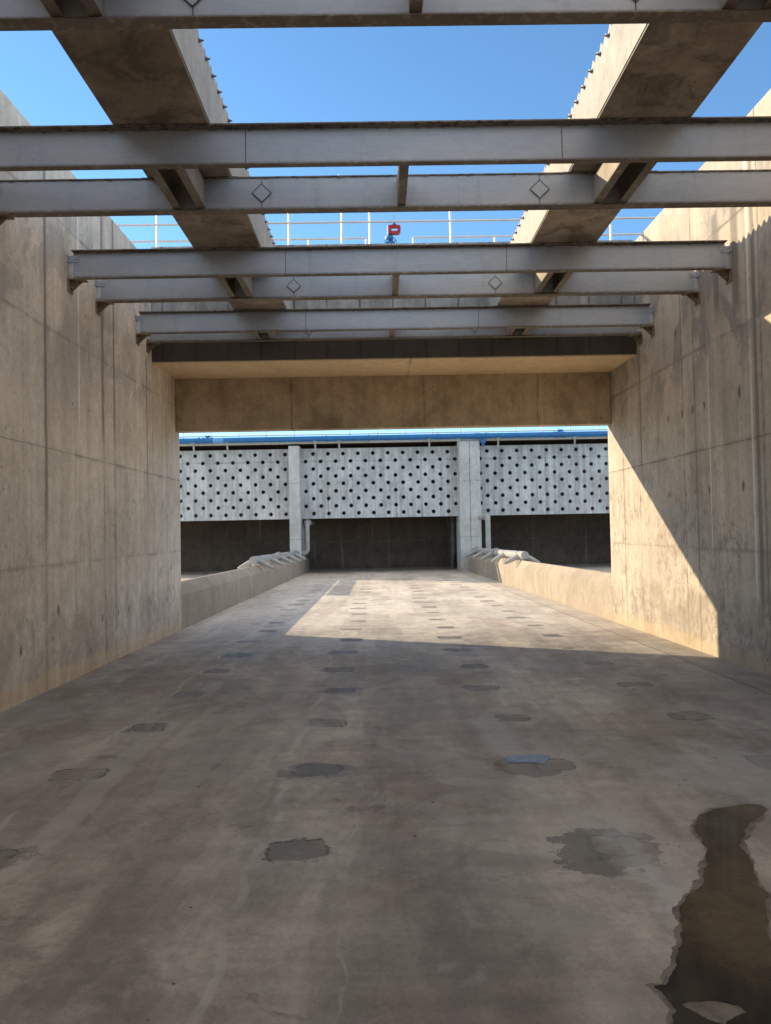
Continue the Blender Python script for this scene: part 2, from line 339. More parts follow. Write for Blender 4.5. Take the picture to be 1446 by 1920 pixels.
    rim2 = g.mul(g.step(g.m_('ABSOLUTE', g.add(edge, g.mul(wb2, .1))), .02, .07, 1, 0), g.mul(g.step(yy, 2.2, 2.8), g.step(yy, 3.8, 4.6, 1, 0)))
    col = g.mix(g.mul(rim2, .25), col, (.52, .51, .50))
    b4, r4 = blob(2.62, 4.9, .75, .75, 1.6, .6, 1.2)
    col = g.mix(g.mul(b4, .34), col, (.44, .44, .44))
    b5, _ = blob(-2.9, 4.0, 1.1, .8, 1.8, .5, 1.3)
    col = g.mix(g.mul(b5, .16), col, (.44, .42, .39))
    b6, _ = blob(3.3, 4.2, .55, .45, 1.4, .6, 1.1)
    col = g.mix(g.mul(b6, .5), col, (.11, .095, .085))
    sm = g.step(g.noise(g.scaled(.55, .32, 1, (51, 5, 0)), 1, 9, .66, 1.0), .535, .555)
    col = g.mix(g.mul(g.mul(sm, .16), fdam), col, (.45, .43, .40))
    sm2 = g.step(g.noise(g.scaled(.7, .5, 1, (61, 5, 0)), 1, 9, .7, .6), .56, .585)
    col = g.mix(g.mul(g.mul(sm2, .22), fdam), col, (.13, .105, .09))
    gl = g.mul(g.step(g.noise(g.scaled(3.5, 5.5, 1, (71, 5, 0)), 1, 6, .75), .5, .6), g.step(g.add(g.absd(g.x, -1.6), g.absd(g.y, 2.9)), .3, 1.6, 1, 0))
    col = g.mix(g.mul(gl, .35), col, (.11, .10, .085))
    # joint near the right wall, cross joints
    w1 = g.mul(g.sub(g.noise(g.scaled(2, 2, 1), 1, 5, .7), .5), .06)
    j1 = g.step(g.absd(g.add(g.x, w1), 3.85), .004, .014, 1, 0)
    col = g.mix(g.mul(j1, .8), col, (.05, .042, .035))
    strip = g.step(g.add(g.x, w1), 3.84, 3.86)
    col = g.mix(g.mul(strip, .22), col, (.20, .17, .14))
    jj = None
    for yj in (24.4, 19.0, 33.0):
        q = g.step(g.absd(g.add(g.y, w1), yj), .012, .03, 1, 0); jj = q if jj is None else g.mx(jj, q)
    col = g.mix(g.mul(jj, .55), col, (.08, .065, .055))
    ck = g.vor(g.scaled(.55, .38, 1, (3, 8, 0)), 1, 'DISTANCE_TO_EDGE')
    # small chips
    chip = g.mul(g.step(g.vor(g.scaled(1, 1, 1, (1, 1, 0)), 5.5), .045, .075, 1, 0), g.step(g.noise(g.scaled(1.1, 1.1, 1, (9, 1, 0)), 1, 3, .6), .46, .52))
    col = g.mix(g.mul(chip, .8), col, (.06, .05, .045))
    pk = g.mul(g.step(g.vor(g.scaled(1, 1, 1, (5, 1, 0)), 17), .05, .09, 1, 0), g.step(g.noise(g.scaled(.9, .9, 1, (2, 7, 0)), 1, 4, .6), .52, .6))
    col = g.mix(g.mul(pk, .55), col, (.48, .46, .42))
    bump = g.add(g.add(g.mul(med, .6), g.mul(fin, .22)), g.sub(g.mul(pad, -.35), g.add(g.mul(chip, .5), g.mul(rim, .5))))
    bump = g.sub(bump, g.mul(j1, .8))
    col = g.gain(col, g.step(g.add(g.y, g.mul(wb, 4)), 9.5, 15, .95, 1.78))  # far floor painted paler to stand in for stronger sunlight there
    rough = g.sub(g.step(med, .3, .7, .62, .86), g.mul(spill, .12))
    return g.finish(col, rough, bump, .008, spec=.2, bstr=.6)
M['floor'] = floor_mat()

def steel_mat(name, a, b, rust=.6, metal=.35, rough=.5, seed=0):
    g = G(name); o = (seed, seed * 2, 0)
    n1 = g.noise(g.scaled(.9, 2, 2.5, o), 1, 5, .6, .4); n2 = g.noise(g.scaled(8, 30, 40, o), 1, 4, .7)
    col = g.mix(g.step(n1, .35, .65), a, b)
    col = g.gain(col, g.step(n2, .3, .7, .95, 1.05))
    st = g.step(g.noise(g.scaled(7, 7, 1.0, o), 1, 5, .7), .54, .74)
    col = g.mix(g.mul(st, .22), col, (.14, .13, .12))
    # rust-dark dirt along the upper and lower flanges
    r = g.noise(g.scaled(14, 14, 30, o), 1, 5, .75)
    top = g.mul(g.step(g.add(g.z, g.mul(g.sub(r, .5), .05)), 4.995, 5.02), g.step(r, .50, .60))
    bot = g.mul(g.step(g.add(g.z, g.mul(g.sub(r, .5), .05)), 4.722, 4.748, 1, 0), g.step(r, .36, .5))
    col = g.mix(g.mul(g.mx(top, bot), rust), col, (.055, .04, .03))
    sp = g.mul(g.step(g.vor(g.scaled(1, 1, 1, (3, seed, 1)), 9), .03, .055, 1, 0), g.step(g.noise(g.scaled(2, 2, 2, o), 1, 2), .44, .50))
    col = g.mix(g.mul(sp, .8), col, (.05, .035, .03))
    return g.finish(col, g.step(n1, .3, .7, rough - .08, rough + .1), g.add(n2, g.mul(n1, 2)), .002, metallic=metal, spec=.4, bstr=.25)
M['steel'] = steel_mat('galvanised_steel', (.37, .39, .42), (.46, .475, .50))
M['flange'] = steel_mat('rusty_flange_steel', (.16, .13, .105), (.25, .205, .165), rust=.9, metal=.1, rough=.7, seed=4)
M['tie'] = steel_mat('weathered_tie_steel', (.33, .29, .235), (.25, .21, .165), rust=.5, metal=.1, rough=.65, seed=9)
def plain(name, c, rough=.5, metal=0., var=.12, scale=6, spec=.5):
    g = G(name); n = g.noise(g.scaled(scale, scale, scale), 1, 4, .65)
    n2 = g.noise(g.scaled(scale * 6, scale * 6, scale * 3), 1, 3, .7)
    col = g.gain(g.vec(*c), g.add(g.step(n, .3, .7, 1 - var, 1 + var * .5), g.mul(g.sub(n2, .5), var)))
    return g.finish(col, rough, n2, .001, metallic=metal, spec=spec, bstr=.3)
M['bracket'] = plain('rusty_bracket_steel', (.25, .19, .13), .75, .1, .35, 20)
M['rail'] = plain('galvanised_rail', (.66, .67, .68), .38, .55, .08)
M['blue'] = plain('blue_pipe_paint', (.012, .15, .40), .40, 0, .18, 3)
M['blue_lt'] = plain('pale_blue_pipe_paint', (.12, .36, .70), .45, 0, .1, 3)
M['red'] = plain('red_paint', (.42, .018, .02), .42, 0, .1)
M['white'] = plain('white_paint', (.78, .77, .74), .45, 0, .06)
M['pvc'] = plain('light_grey_pipe', (.37, .365, .35), .48, 0, .14, 4)
M['bolt'] = plain('dull_bolt_steel', (.16, .14, .14), .5, .5, .2, 30)
M['kick'] = plain('pale_blue_kick_plate', (.30, .38, .44), .5, 0, .15, 2)
M['dark_kerb_pipe'] = plain('dark_grey_concrete', (.17, .15, .13), .8, 0, .25, 3)  # dark grey for the kerb and drain pipe
M['groove'] = plain('dark_seam_steel', (.10, .10, .105), .6, .2)  # dark steel for seams, weld beads, bearing pads and the aerial
M['ground'] = plain('gravel_ground', (.20, .18, .15), .95, 0, .3, 2)
def puddle_mat():
    g = G('standing_water')
    n = g.noise(g.scaled(1.4, 1.2, 1), 1, 6, .65, .5); n2 = g.noise(g.scaled(16, 16, 1), 1, 4, .7)
    col = g.mix(g.step(n, .36, .62), (.09, .067, .04), (.022, .018, .013))
    col = g.gain(col, g.step(n2, .3, .7, .85, 1.15))
    return g.finish(col, .06, g.noise(g.scaled(5, 5, 1), 1, 2), .002, spec=.5, bstr=.05)
M['puddle'] = puddle_mat()
M['damp'] = (lambda g: g.finish(g.mix(g.step(g.noise(g.scaled(9, 9, 1), 1, 6, .75), .4, .6), (.19, .16, .125), (.115, .095, .075)), .5, None, spec=.3))(G('damp_concrete'))
M['film'] = (lambda g: g.finish(g.mix(g.step(g.noise(g.scaled(14, 14, 1), 1, 5, .7), .42, .6), (.20, .21, .24), (.13, .135, .15)), .38, g.noise(g.scaled(40, 40, 1), 1, 3), .003, spec=.45, bstr=.3))(G('thin_water_film'))

# ------------------------------------------------------------------ mesh helpers
def box(bm, x0, x1, y0, y1, z0, z1, fb=False):
    """axis box; with fb the z values are measured from the sloping floor"""
    v = []
    for y in (y0, y1):
        s = zf(y) if fb else 0
        for (x, z) in ((x0, z0), (x1, z0), (x1, z1), (x0, z1)): v.append(bm.verts.new((x, y, z + s)))
    a, b = v[:4], v[4:]
    for f in ((a[0], a[1], a[2], a[3]), (b[3], b[2], b[1], b[0]), (a[1], a[0], b[0], b[1]), (a[3], a[2], b[2], b[3]),
              (a[0], a[3], b[3], b[0]), (a[2], a[1], b[1], b[2])): bm.faces.new(f)
def prism_y(bm, prof, y0, y1, fb=False):
    a = [bm.verts.new((x, y0, z + (zf(y0) if fb else 0))) for x, z in prof]
    b = [bm.verts.new((x, y1, z + (zf(y1) if fb else 0))) for x, z in prof]
    n = len(prof)
    bm.faces.new(a); bm.faces.new(b[::-1])
    for i in range(n): bm.faces.new((a[i], b[i], b[(i + 1) % n], a[(i + 1) % n]))
def prism_x(bm, prof, x0, x1):
    a = [bm.verts.new((x0, y, z)) for y, z in prof]; b = [bm.verts.new((x1, y, z)) for y, z in prof]
    n = len(prof); bm.faces.new(a[::-1]); bm.faces.new(b)
    for i in range(n): bm.faces.new((a[i], a[(i + 1) % n], b[(i + 1) % n], b[i]))
def sweep(bm, pts, rad, seg=16):
    pts = [Vector(p) for p in pts]
    if not isinstance(rad, (list, tuple)): rad = [rad] * len(pts)
    rings = []; up = None
    for i, p in enumerate(pts):
        t = (pts[min(i + 1, len(pts) - 1)] - pts[max(i - 1, 0)]).normalized()
        if up is None:
            up = Vector((0, 0, 1)) if abs(t.z) < .9 else Vector((0, 1, 0))
        u = (up - t * up.dot(t)).normalized(); w = t.cross(u); up = u
        rings.append([bm.verts.new(p + (u * math.cos(2 * math.pi * k / seg) + w * math.sin(2 * math.pi * k / seg)) * rad[i]) for k in range(seg)])
    for a, b in zip(rings, rings[1:]):
        for k in range(seg):
            f = bm.faces.new((a[k], b[k], b[(k + 1) % seg], a[(k + 1) % seg])); f.smooth = True
    for r, rev in ((rings[0], False), (rings[-1], True)):
        f = bm.faces.new(r[::-1] if rev else r)
        for e in f.edges: e.smooth = False
def tube(bm, a, b, r, seg=12): sweep(bm, [a, b], r, seg)
def bend(c, a, b, r, n=8):
    """points of a quarter bend at corner c, coming from direction a, leaving to b (unit vectors away from c)"""
    c, a, b = Vector(c), Vector(a), Vector(b); o = c + a * r + b * r
    return [o - b * r * math.cos(t) - a * r * math.sin(t) for t in [math.pi / 2 * k / n for k in range(n + 1)]]
def obj(name, bm, mat, parent=None, bevel=0.0, kind=None, label=None):
    bmesh.ops.recalc_face_normals(bm, faces=bm.faces)
    off = parent['_o'] if parent is not None else None
    if parent is None: 
        origin = Vector((0, 0, 0))
    else: origin = Vector(off)
    me = bpy.data.meshes.new(name)
    if origin.length: bmesh.ops.translate(bm, verts=bm.verts, vec=-origin)
    bm.to_mesh(me); bm.free()
    for m in (mat if isinstance(mat, (list, tuple)) else [mat]): me.materials.append(m)
    o = bpy.data.objects.new(name, me); COL.objects.link(o)
    if parent is not None: o.parent = parent; o['_o'] = tuple(origin)
    else: o['_o'] = (0, 0, 0)
    if bevel:
        b = o.modifiers.new('bevel', 'BEVEL'); b.width = bevel; b.segments = 2; b.limit_method = 'ANGLE'; b.angle_limit = R(40)
    if kind: o['kind'] = kind
    if label: o['label'] = label
    return o
def recentre(o, loc):
    """move the origin of a top-level mesh to its base"""
    o.data.transform(Matrix.Translation(-Vector(loc))); o.location = loc; o['_o'] = tuple(loc)
def tag(o, label, cat, group=None):
    o['label'] = label; o['category'] = cat; o['kind'] = 'thing'
    if group: o['group'] = group
    return o
def thing(name, loc, label, cat, group=None):
    o = bpy.data.objects.new(name, None); COL.objects.link(o); o.location = loc; o['_o'] = tuple(loc)
    o.empty_display_size = .2
    return tag(o, label, cat, group)
def NB(): return bmesh.new()

XL, XR, WT = -3.68, 4.36, 0.45      # tank wall faces and thickness
YE = 13.85                          # where the walls end
TOPL, TOPR = EYE + 4.47, EYE + 4.72

# ------------------------------------------------------------------ ground and floor
bm = NB(); s = 900
bm.faces.new([bm.verts.new(p) for p in ((-s, -s, -1.6), (s, -s, -1.6), (s, s, -1.6), (-s, s, -1.6))])
obj('ground', bm, M['ground'], kind='structure')
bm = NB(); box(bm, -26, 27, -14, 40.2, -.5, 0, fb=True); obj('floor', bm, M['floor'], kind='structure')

# ------------------------------------------------------------------ tank walls
bm = NB(); box(bm, XL - WT, XL, -4, YE, -.45, TOPL)
w = tag(obj('tank_wall', bm, M['wall_left'], bevel=.012), 'tall concrete tank wall on the left, wholly in shade', 'concrete wall', 'side walls of the tank'); recentre(w, (XL - WT / 2, 0, -.45))
bm = NB(); box(bm, XR, XR + WT, -4, YE, -.45, TOPR)
w = tag(obj('tank_wall', bm, M['wall_right'], bevel=.012), 'tall concrete tank wall on the right, cut by a diagonal edge of sunlight', 'concrete wall', 'side walls of the tank'); recentre(w, (XR + WT / 2, 0, -.45))

# low sloped-top walls that carry on from the tank walls
for sx, X, lab in ((-1, XL, 'low concrete wall with sloped top on the left, in shade'), (1, XR, 'low concrete wall with sloped top on the right, mostly sunlit')):
    bm = NB(); a = X; b = X + sx * WT; m_ = (a + b) / 2
    prism_y(bm, [(a + sx * .003, -.5), (a + sx * .003, .64), (m_ - sx * .04, .86), (m_ + sx * .04, .86), (b - sx * .003, .64), (b - sx * .003, -.5)], YE + .003, 39.55, fb=True)
    w = tag(obj('low_wall', bm, M['low'], bevel=.012), lab, 'low wall', 'low walls dividing the far tanks'); recentre(w, (m_, YE, zf(YE)))

bm = NB(); box(bm, -26, 27, -13, -12.5, -.4, EYE + 4.6)  # unseen wall, added to bounce warm sunlight into the shaded tank
w = tag(obj('end_wall', bm, M['wall_right'], bevel=.012), 'unseen concrete wall added behind the camera to bounce sunlight', 'concrete wall'); recentre(w, (0, -12.7, -.4))

# ------------------------------------------------------------------ collecting channel across the tank
CY = 12.2
ch = thing('collecting_channel', (.37, CY, EYE + 2.84), 'concrete channel spanning the tank above the opening, with front darkened by painted shade and tan underside', 'channel')
x0, x1 = XL + .004, XR - .004
bm = NB(); box(bm, x0, x1, CY, CY + .22, EYE + 2.843, EYE + 4.765); obj('front_wall', bm, M['channel'], ch, .01, label='dark grey front wall of the channel, lower part painted as beam shade')
bm = NB(); box(bm, x0, x1, CY + .222, 13.598, EYE + 2.84, EYE + 3.1)
box(bm, x0, x1, CY + .004, CY + .222, EYE + 2.82, EYE + 2.8405); obj('soffit_slab', bm, M['soffit'], ch)
bm = NB(); box(bm, x0, x1, 13.6, YE - .004, EYE + 1.875, EYE + 4.62); obj('rear_beam', bm, M['lintel'], ch, .012, label='deep tan rear beam with the opening below it')
bm = NB(); box(bm, x0, x1, YE, 15.0, EYE + 4.45, EYE + 4.61); obj('walkway_slab', bm, M['slab'], ch, .01)

# ------------------------------------------------------------------ launder troughs with notched weir plates
ZT = EYE + 3.436
def launder(xa, xb, inner, lab, blab):
    t = thing('launder_trough', ((xa + xb) / 2, 0, ZT), lab, 'trough', 'concrete troughs over the tank')
    y0, y1 = -3.0, CY - .004; th = .09; hgt = .44
    bm = NB(); prism_y(bm, [(xa, ZT), (xb, ZT), (xb, ZT + hgt), (xb - th, ZT + hgt), (xb - th, ZT + th), (xa + th, ZT + th), (xa + th, ZT + hgt), (xa, ZT + hgt)], y0, y1)
    tr = obj('trough_shell', bm, [M['launder'], M['launder_side']], t, .008)
    for p in tr.data.polygons:
        if abs(p.normal.x) > .8: p.material_index = 1
    for side, X in ((-1, xa), (1, xb)):
        s = side
        bm = NB(); pitch_ = .115; zb = ZT + .012; zt = ZT + .545; dep = .056
        top = [(y0, zt)]; y = y0 + .03
        while y < y1 - .13:
            top += [(y, zt), (y + .0515, zt - dep), (y + .103, zt)]; y += pitch_
        top += [(y1, zt)]
        # a plate standing proud of the concrete side
        A = X + s * .003; B = X + s * .009
        cols = [[bm.verts.new((q, p[0], z)) for q, z in ((A, zb), (A, p[1]), (B, p[1]), (B, zb))] for p in top]
        for c0, c1 in zip(cols, cols[1:]):
            for i in range(4): bm.faces.new((c0[i], c0[(i + 1) % 4], c1[(i + 1) % 4], c1[i]))
        bm.faces.new(cols[0]); bm.faces.new(cols[-1][::-1])
        wp = obj('weir_plate', bm, M['launder_side'], t)
        if side == inner:
            me = None; yb = 3.25
            while yb < 11.9:
                if me is None:
                    bm = NB(); c0 = Vector((B, yb, ZT + .462))
                    tube(bm, c0, c0 + Vector((s * .006, 0, 0)), .019, 12)
                    tube(bm, c0 + Vector((s * .0061, 0, 0)), c0 + Vector((s * .018, 0, 0)), .0135, 6)
                    tube(bm, c0 + Vector((s * .0181, 0, 0)), c0 + Vector((s * .040, 0, 0)), .007, 8)
                    bo = obj('bolt', bm, M['bolt'], wp); me = bo; yfirst = yb
                else:
                    bo = me.copy(); COL.objects.link(bo); bo.parent = wp
                    bo.location = (0, yb - yfirst, 0)
                yb += .23
    return t
launder(-2.155, -1.355, 1, 'concrete trough overhead on the left, its notched inner side grey in shade', '')
launder(1.925, 2.715, -1, 'concrete trough overhead on the right, its notched inner side cream in sunlight', '')

# ------------------------------------------------------------------ steel beams in pairs
ZB = EYE + 3.10; ZH = ZT - .004
YB = [3.54, 4.415, 6.21, 7.085, 8.92, 9.805, 11.43, 11.95]
XC = .285
names = ['nearest steel cross beam, just overhead, first of eight',
         'near steel cross beam at the top edge of the picture, with a diamond plate',
         'long steel cross beam with dark upper flange, third from the camera',
         'long steel cross beam with two diamond plates, fourth from the camera',
         'steel cross beam with dark upper flange, both end brackets visible, fifth from the camera',
         'steel cross beam with two diamond plates between the fifth and seventh, sixth from the camera',
         'steel cross beam with dark upper flange just before the concrete channel, seventh',
         'farthest steel cross beam, low against the front of the concrete channel']
for i, Y in enumerate(YB):
    front = (i % 2 == 0)
    bmt = thing('steel_beam', (XC, Y, ZB), names[i], 'steel beam', 'steel beams crossing the tank')
    xa, xb = XL + .055, XR - .055
    t = .011; fw = .075 if i < 7 else .06
    bm = NB(); box(bm, xa, xb, Y, Y + t, ZB + .012, ZH - .014); web = obj('web', bm, M['steel'], bmt)
    ya, yb = (Y - fw, Y + t) if front else (Y - .012, Y + fw)
    bm = NB(); box(bm, xa, xb, ya, yb, ZH - .0135, ZH); obj('flange', bm, M['flange'], bmt, .002)
    ya, yb = (Y - .035, Y + t + .02) if front else (Y - .028, Y + fw)
    bm = NB(); box(bm, xa, xb, ya, yb, ZB, ZB + .0115); obj('flange', bm, M['tie'], bmt, .002)
    for xs in (-1.06, 1.63):
        # weld seam and, on the rear beams, the welded diamond cover
        bm = NB(); box(bm, xs - .003, xs + .003, Y - .0035, Y - .0005, ZB + .014, ZH - .016); obj('weld_seam', bm, M['groove'], bmt)
        if not front:
            bm = NB(); zc = (ZB + ZH) / 2 + .005; q = .088
            for (rr, yy0, yy1) in ((q, Y - .009, Y - .0038),):
                v0 = [bm.verts.new((xs + dx * rr * 1.05, yy0, zc + dz * rr)) for dx, dz in ((-1, 0), (0, -1), (1, 0), (0, 1))]
                v1 = [bm.verts.new((xs + dx * rr * 1.05, yy1, zc + dz * rr)) for dx, dz in ((-1, 0), (0, -1), (1, 0), (0, 1))]
                bm.faces.new(v0); bm.faces.new(v1[::-1])
                for k in range(4): bm.faces.new((v0[k], v1[k], v1[(k + 1) % 4], v0[(k + 1) % 4]))
            dp = obj('diamond_plate', bm, M['steel'], bmt)
            bm = NB()
            cs = [Vector((xs + dx * q * 1.05, Y - .009, zc + dz * q)) for dx, dz in ((-1, 0), (0, -1), (1, 0), (0, 1))]
            for k in range(4): tube(bm, cs[k], cs[(k + 1) % 4], .0042, 6)
            obj('weld_bead', bm, M['groove'], dp)
    # end plates and wall brackets
    for sx, X, xe in ((-1, XL, xa), (1, XR, xb)):
        bm = NB(); lo_, hi_ = sorted((xe + sx * .001, X - sx * .001))
        box(bm, lo_, hi_, Y + .002, Y + .010, ZB + .05, ZH - .05)
        obj('end_plate', bm, M['rail'], bmt)
        br = NB()
        lo_, hi_ = sorted((X - sx * .002, X - sx * .016)); box(br, lo_, hi_, Y - .05, Y + .09, ZB - .16, ZB - .002)
        lo_, hi_ = sorted((X - sx * .016, X - sx * .20)); box(br, lo_, hi_, Y - .05, Y + .09, ZB - .015, ZB - .001)
        prf = [(X - sx * .0161, ZB - .15), (X - sx * .0161, ZB - .0152), (X - sx * .15, ZB - .0152), (X - sx * .15, ZB - .03)]
        if sx < 0: pass
        prism_y(br, prf, Y + .03, Y + .042)
        tube(br, (X - sx * .016, Y + .0, ZB - .10), (X - sx * .05, Y + .0, ZB - .10), .014, 8)
        tube(br, (X - sx * .09, Y + .0, ZB - .015), (X - sx * .09, Y + .0, ZB - .035), .013, 8)
        k_ = obj('wall_bracket', br, M['bracket'], bmt, .002)
        cl = NB(); lo_, hi_ = sorted((X - sx * .003, xe - sx * .06)); 
        box(cl, lo_, hi_, Y - .010, Y - .004, ZH - .13, ZH - .05)
        lo_, hi_ = sorted((X - sx * .002, X - sx * .010)); box(cl, lo_, hi_, Y - .07, Y - .0101, ZH - .13, ZH - .05)
        tube(cl, (xe - sx * .03, Y - .010, ZH - .09), (xe - sx * .03, Y - .026, ZH - .09), .012, 8)
        obj('cleat', cl, M['steel'], bmt)
    # bearing pads under the troughs
    for (pa, pb) in ((-2.22, -1.28), (1.86, 2.78)):
        bm = NB(); y_ = (Y - .07, Y + .012) if front else (Y - .012, Y + .075)
        box(bm, pa, pb, y_[0], y_[1], ZH + .0003, ZT - .0003); obj('bearing_pad', bm, M['groove'], bmt)

# short ties joining each pair of beams
order = ['nearest', 'second nearest', 'third nearest', 'farthest']
def tie(Y0, Y1, X, dirn, lab):
    t = thing('steel_tie', (X, (Y0 + Y1) / 2, ZB + .02), lab, 'steel tie', 'short steel ties between paired beams')
    ya, yb = Y0 + .0125, Y1 - .0130
    fl = .078
    zb_ = ZB + .022; zt_ = ZH - .055
    bm = NB(); box(bm, *sorted((X, X + dirn * .008)), ya, yb, zb_ + .0082, zt_ - .0082); obj('web', bm, M['tie'], t)
    bm = NB(); box(bm, *sorted((X, X + dirn * fl)), ya, yb, zb_, zb_ + .008); obj('flange', bm, M['tie'], t, .0015)
    bm = NB(); box(bm, *sorted((X, X + dirn * fl)), ya, yb, zt_ - .008, zt_); obj('flange', bm, M['tie'], t, .0015)
    for yy in (ya + .12, ya + .26):
        bm = NB(); tube(bm, (X - dirn * .0001, yy, ZB + .17), (X - dirn * .016, yy, ZB + .17), .013, 6); obj('bolt', bm, M['bolt'], t)
    for yy, s in ((ya, 1), (yb, -1)):
        bm = NB(); box(bm, *sorted((X + dirn * .0085, X + dirn * .07)), *sorted((yy, yy + s * .008)), ZB + .05, ZH - .07); obj('end_cleat', bm, M['tie'], t)
for k in range(4):
    Y0, Y1 = YB[2 * k], YB[2 * k + 1]
    for X, d, l in ((-1.91, 1, 'left tie of the twin under the left trough'), (-1.60, -1, 'right tie of the twin under the left trough'),
                    (XC - .037, 1, 'single steel tie midway between the troughs'),
                    (2.15, 1, 'left tie of the twin under the right trough'), (2.47, -1, 'right tie of the twin under the right trough')):
        tie(Y0, Y1, X, d, '%s, %s beam pair' % (l, order[k]))

# ------------------------------------------------------------------ guardrails above the channel
def guardrail(loc, lab, posts, runs, z0, mat='rail', r=.024, group='guardrails on the walkways'):
    t = thing('guardrail', loc, lab, 'guardrail', group)
    for (x, y, h) in posts:
        bm = NB(); tube(bm, (x, y, z0), (x, y, z0 + h), r, 12); box(bm, x - .05, x + .05, y - .05, y + .05, z0 - .0, z0 + .012)
        obj('post', bm, M[mat], t)
    for (xa, xb, y, z, rr) in runs:
        bm = NB(); tube(bm, (xa, y, z), (xb, y, z), rr, 10); obj('rail', bm, M[mat], t)
    return t
zw = EYE + 4.612
yr = 13.95
def px2x(px, Y, py=430): return ((px - 708) - .019 * (py - 993)) * Y / 1387.0
pp = [px2x(p, yr) for p in (138, 292, 540, 693, 846, 999, 1150, 1300)]
guardrail((0, yr, zw), 'near galvanised guardrail on the walkway behind the concrete channel', [(x, yr, 1.58) for x in pp],
          [(pp[0] - 1.2, pp[-1] + 1.0, yr, zw + 1.25, .022), (pp[0] - 1.2, pp[-1] + 1.0, yr, zw + .62, .018)][:1] + [(pp[0] - 1.2, pp[-1] + 1.0, yr, zw + .22, .016), (pp[0] - 1.2, pp[-1] + 1.0, yr, zw + 1.58, .024)], zw)
y2 = 14.75
q = [px2x(p, y2) for p in (60, 220, 400, 577, 686)]; q2 = [px2x(p, y2) for p in (775, 930, 1085, 1240)]
guardrail((-3, y2, zw), 'far left run of galvanised guardrail, ending before the blue valve', [(x, y2, 1.24) for x in q], [(q[0] - .8, q[-1], y2, zw + 1.255, .022), (q[0] - .8, q[-1], y2, zw + .6, .016)], zw)
guardrail((3, y2, zw), 'far right run of galvanised guardrail, starting beyond the blue valve', [(x, y2, 1.24) for x in q2], [(q2[0], q2[-1] + .8, y2, zw + 1.255, .022), (q2[0], q2[-1] + .8, y2, zw + .6, .016)], zw)
# thin post with a small lamp head
lp = thing('lamp_post', (px2x(640, 14.4), 14.4, zw), 'slim post with a small white lamp head rising above the beams', 'lamp post')
X = px2x(640, 14.4)
bm = NB(); tube(bm, (X, 14.4, zw), (X, 14.4, zw + 2.17), .02, 10); obj('pole', bm, M['rail'], lp)
bm = NB(); sweep(bm, [(X, 14.4, zw + 2.10), (X, 14.4, zw + 2.2), (X, 14.4, zw + 2.28), (X, 14.4, zw + 2.33)], [.055, .06, .04, .02], 12)
tube(bm, (X - .03, 14.4, zw + 2.30), (X - .05, 14.4, zw + 2.40), .01, 6); tube(bm, (X + .02, 14.4, zw + 2.30), (X + .03, 14.4, zw + 2.38), .009, 6); obj('lamp_head', bm, M['white'], lp)

# valve with handwheel and red lifting ring
VY = 14.2; VX = px2x(731, VY, 430); zs = 1387.0 / VY
def VZ(py): return EYE + (993 - .019 * 25 - py) / zs
def VXp(px): return px2x(px, VY, 430)
vt = thing('valve', (VX, VY, zw), 'blue valve with handwheel and a red square ring on the walkway', 'valve')
vx = VXp(731)
bm = NB(); sweep(bm, [(vx, VY, zw), (vx, VY, VZ(455)), (vx, VY, VZ(452)), (vx, VY, VZ(446)), (vx, VY, VZ(445.9)), (vx, VY, VZ(442)), (vx, VY, VZ(440)), (vx, VY, VZ(437)), (vx, VY, VZ(436.9)), (vx, VY, VZ(428))],
                [.10, .09, .055, .045, .06, .06, .062, .05, .03, .028], 16); obj('body', bm, M['blue'], vt)
bm = NB(); tube(bm, (vx - .09, VY - .02, VZ(453)), (vx + .09, VY - .02, VZ(453)), .045, 12); obj('body_flange', bm, M['blue'], vt)
bm = NB(); cc = Vector((vx + .005, VY - .16, VZ(457))); pr = None
ring = [cc + Vector((math.cos(a) * .115, 0, math.sin(a) * .115)) for a in [2 * math.pi * k / 24 for k in range(25)]]
sweep(bm, ring, .0085, 8)
for a in (.5, 2.1, 3.7, 5.2): tube(bm, cc, cc + Vector((math.cos(a) * .113, 0, math.sin(a) * .113)), .007, 6)
tube(bm, cc + Vector((0, -.01, 0)), cc + Vector((0, .12, 0)), .014, 8); obj('handwheel', bm, M['blue'], vt)
bm = NB(); X0, X1, Z0, Z1 = VXp(728), VXp(751), VZ(434.5), VZ(417.5)
def rect_ring(bm, x0, x1, z0, z1, t, y0, y1):
    o = []; i = []
    def rr(x0, x1, z0, z1, r):
        pts = []
        for cx, cz, a0 in ((x1 - r, z1 - r * .5, 0), (x0 + r * .3, z1 - r * .3, 90), (x0 + r * .3, z0 + r * .3, 180), (x1 - r, z0 + r, 270)):
            for k in range(5):
                a = R(a0 + 90 * k / 4); rz = (r if a0 == 270 else r * .5 if a0 == 0 else r * .3); rx = (r if a0 in (0, 270) else r * .3)
                pts.append((cx + rx * math.cos(a), cz + rz * math.sin(a)))
        return pts
    oo = rr(x0, x1, z0, z1, .06); ii = rr(x0 + t, x1 - t, z0 + t, z1 - t * .75, .02)
    for y in (y0, y1):
        o.append([bm.verts.new((a, y, b)) for a, b in oo]); i.append([bm.verts.new((a, y, b)) for a, b in ii])
    n = len(oo)
    for k in range(n):
        j = (k + 1) % n
        bm.faces.new((o[0][k], o[0][j], i[0][j], i[0][k])); bm.faces.new((o[1][j], o[1][k], i[1][k], i[1][j]))
        bm.faces.new((o[0][j], o[0][k], o[1][k], o[1][j])); bm.faces.new((i[0][k], i[0][j], i[1][j], i[1][k]))
rect_ring(bm, X0, X1, Z0, Z1, .058, VY - .05, VY + .05); obj('ring', bm, M['red'], vt, .006)
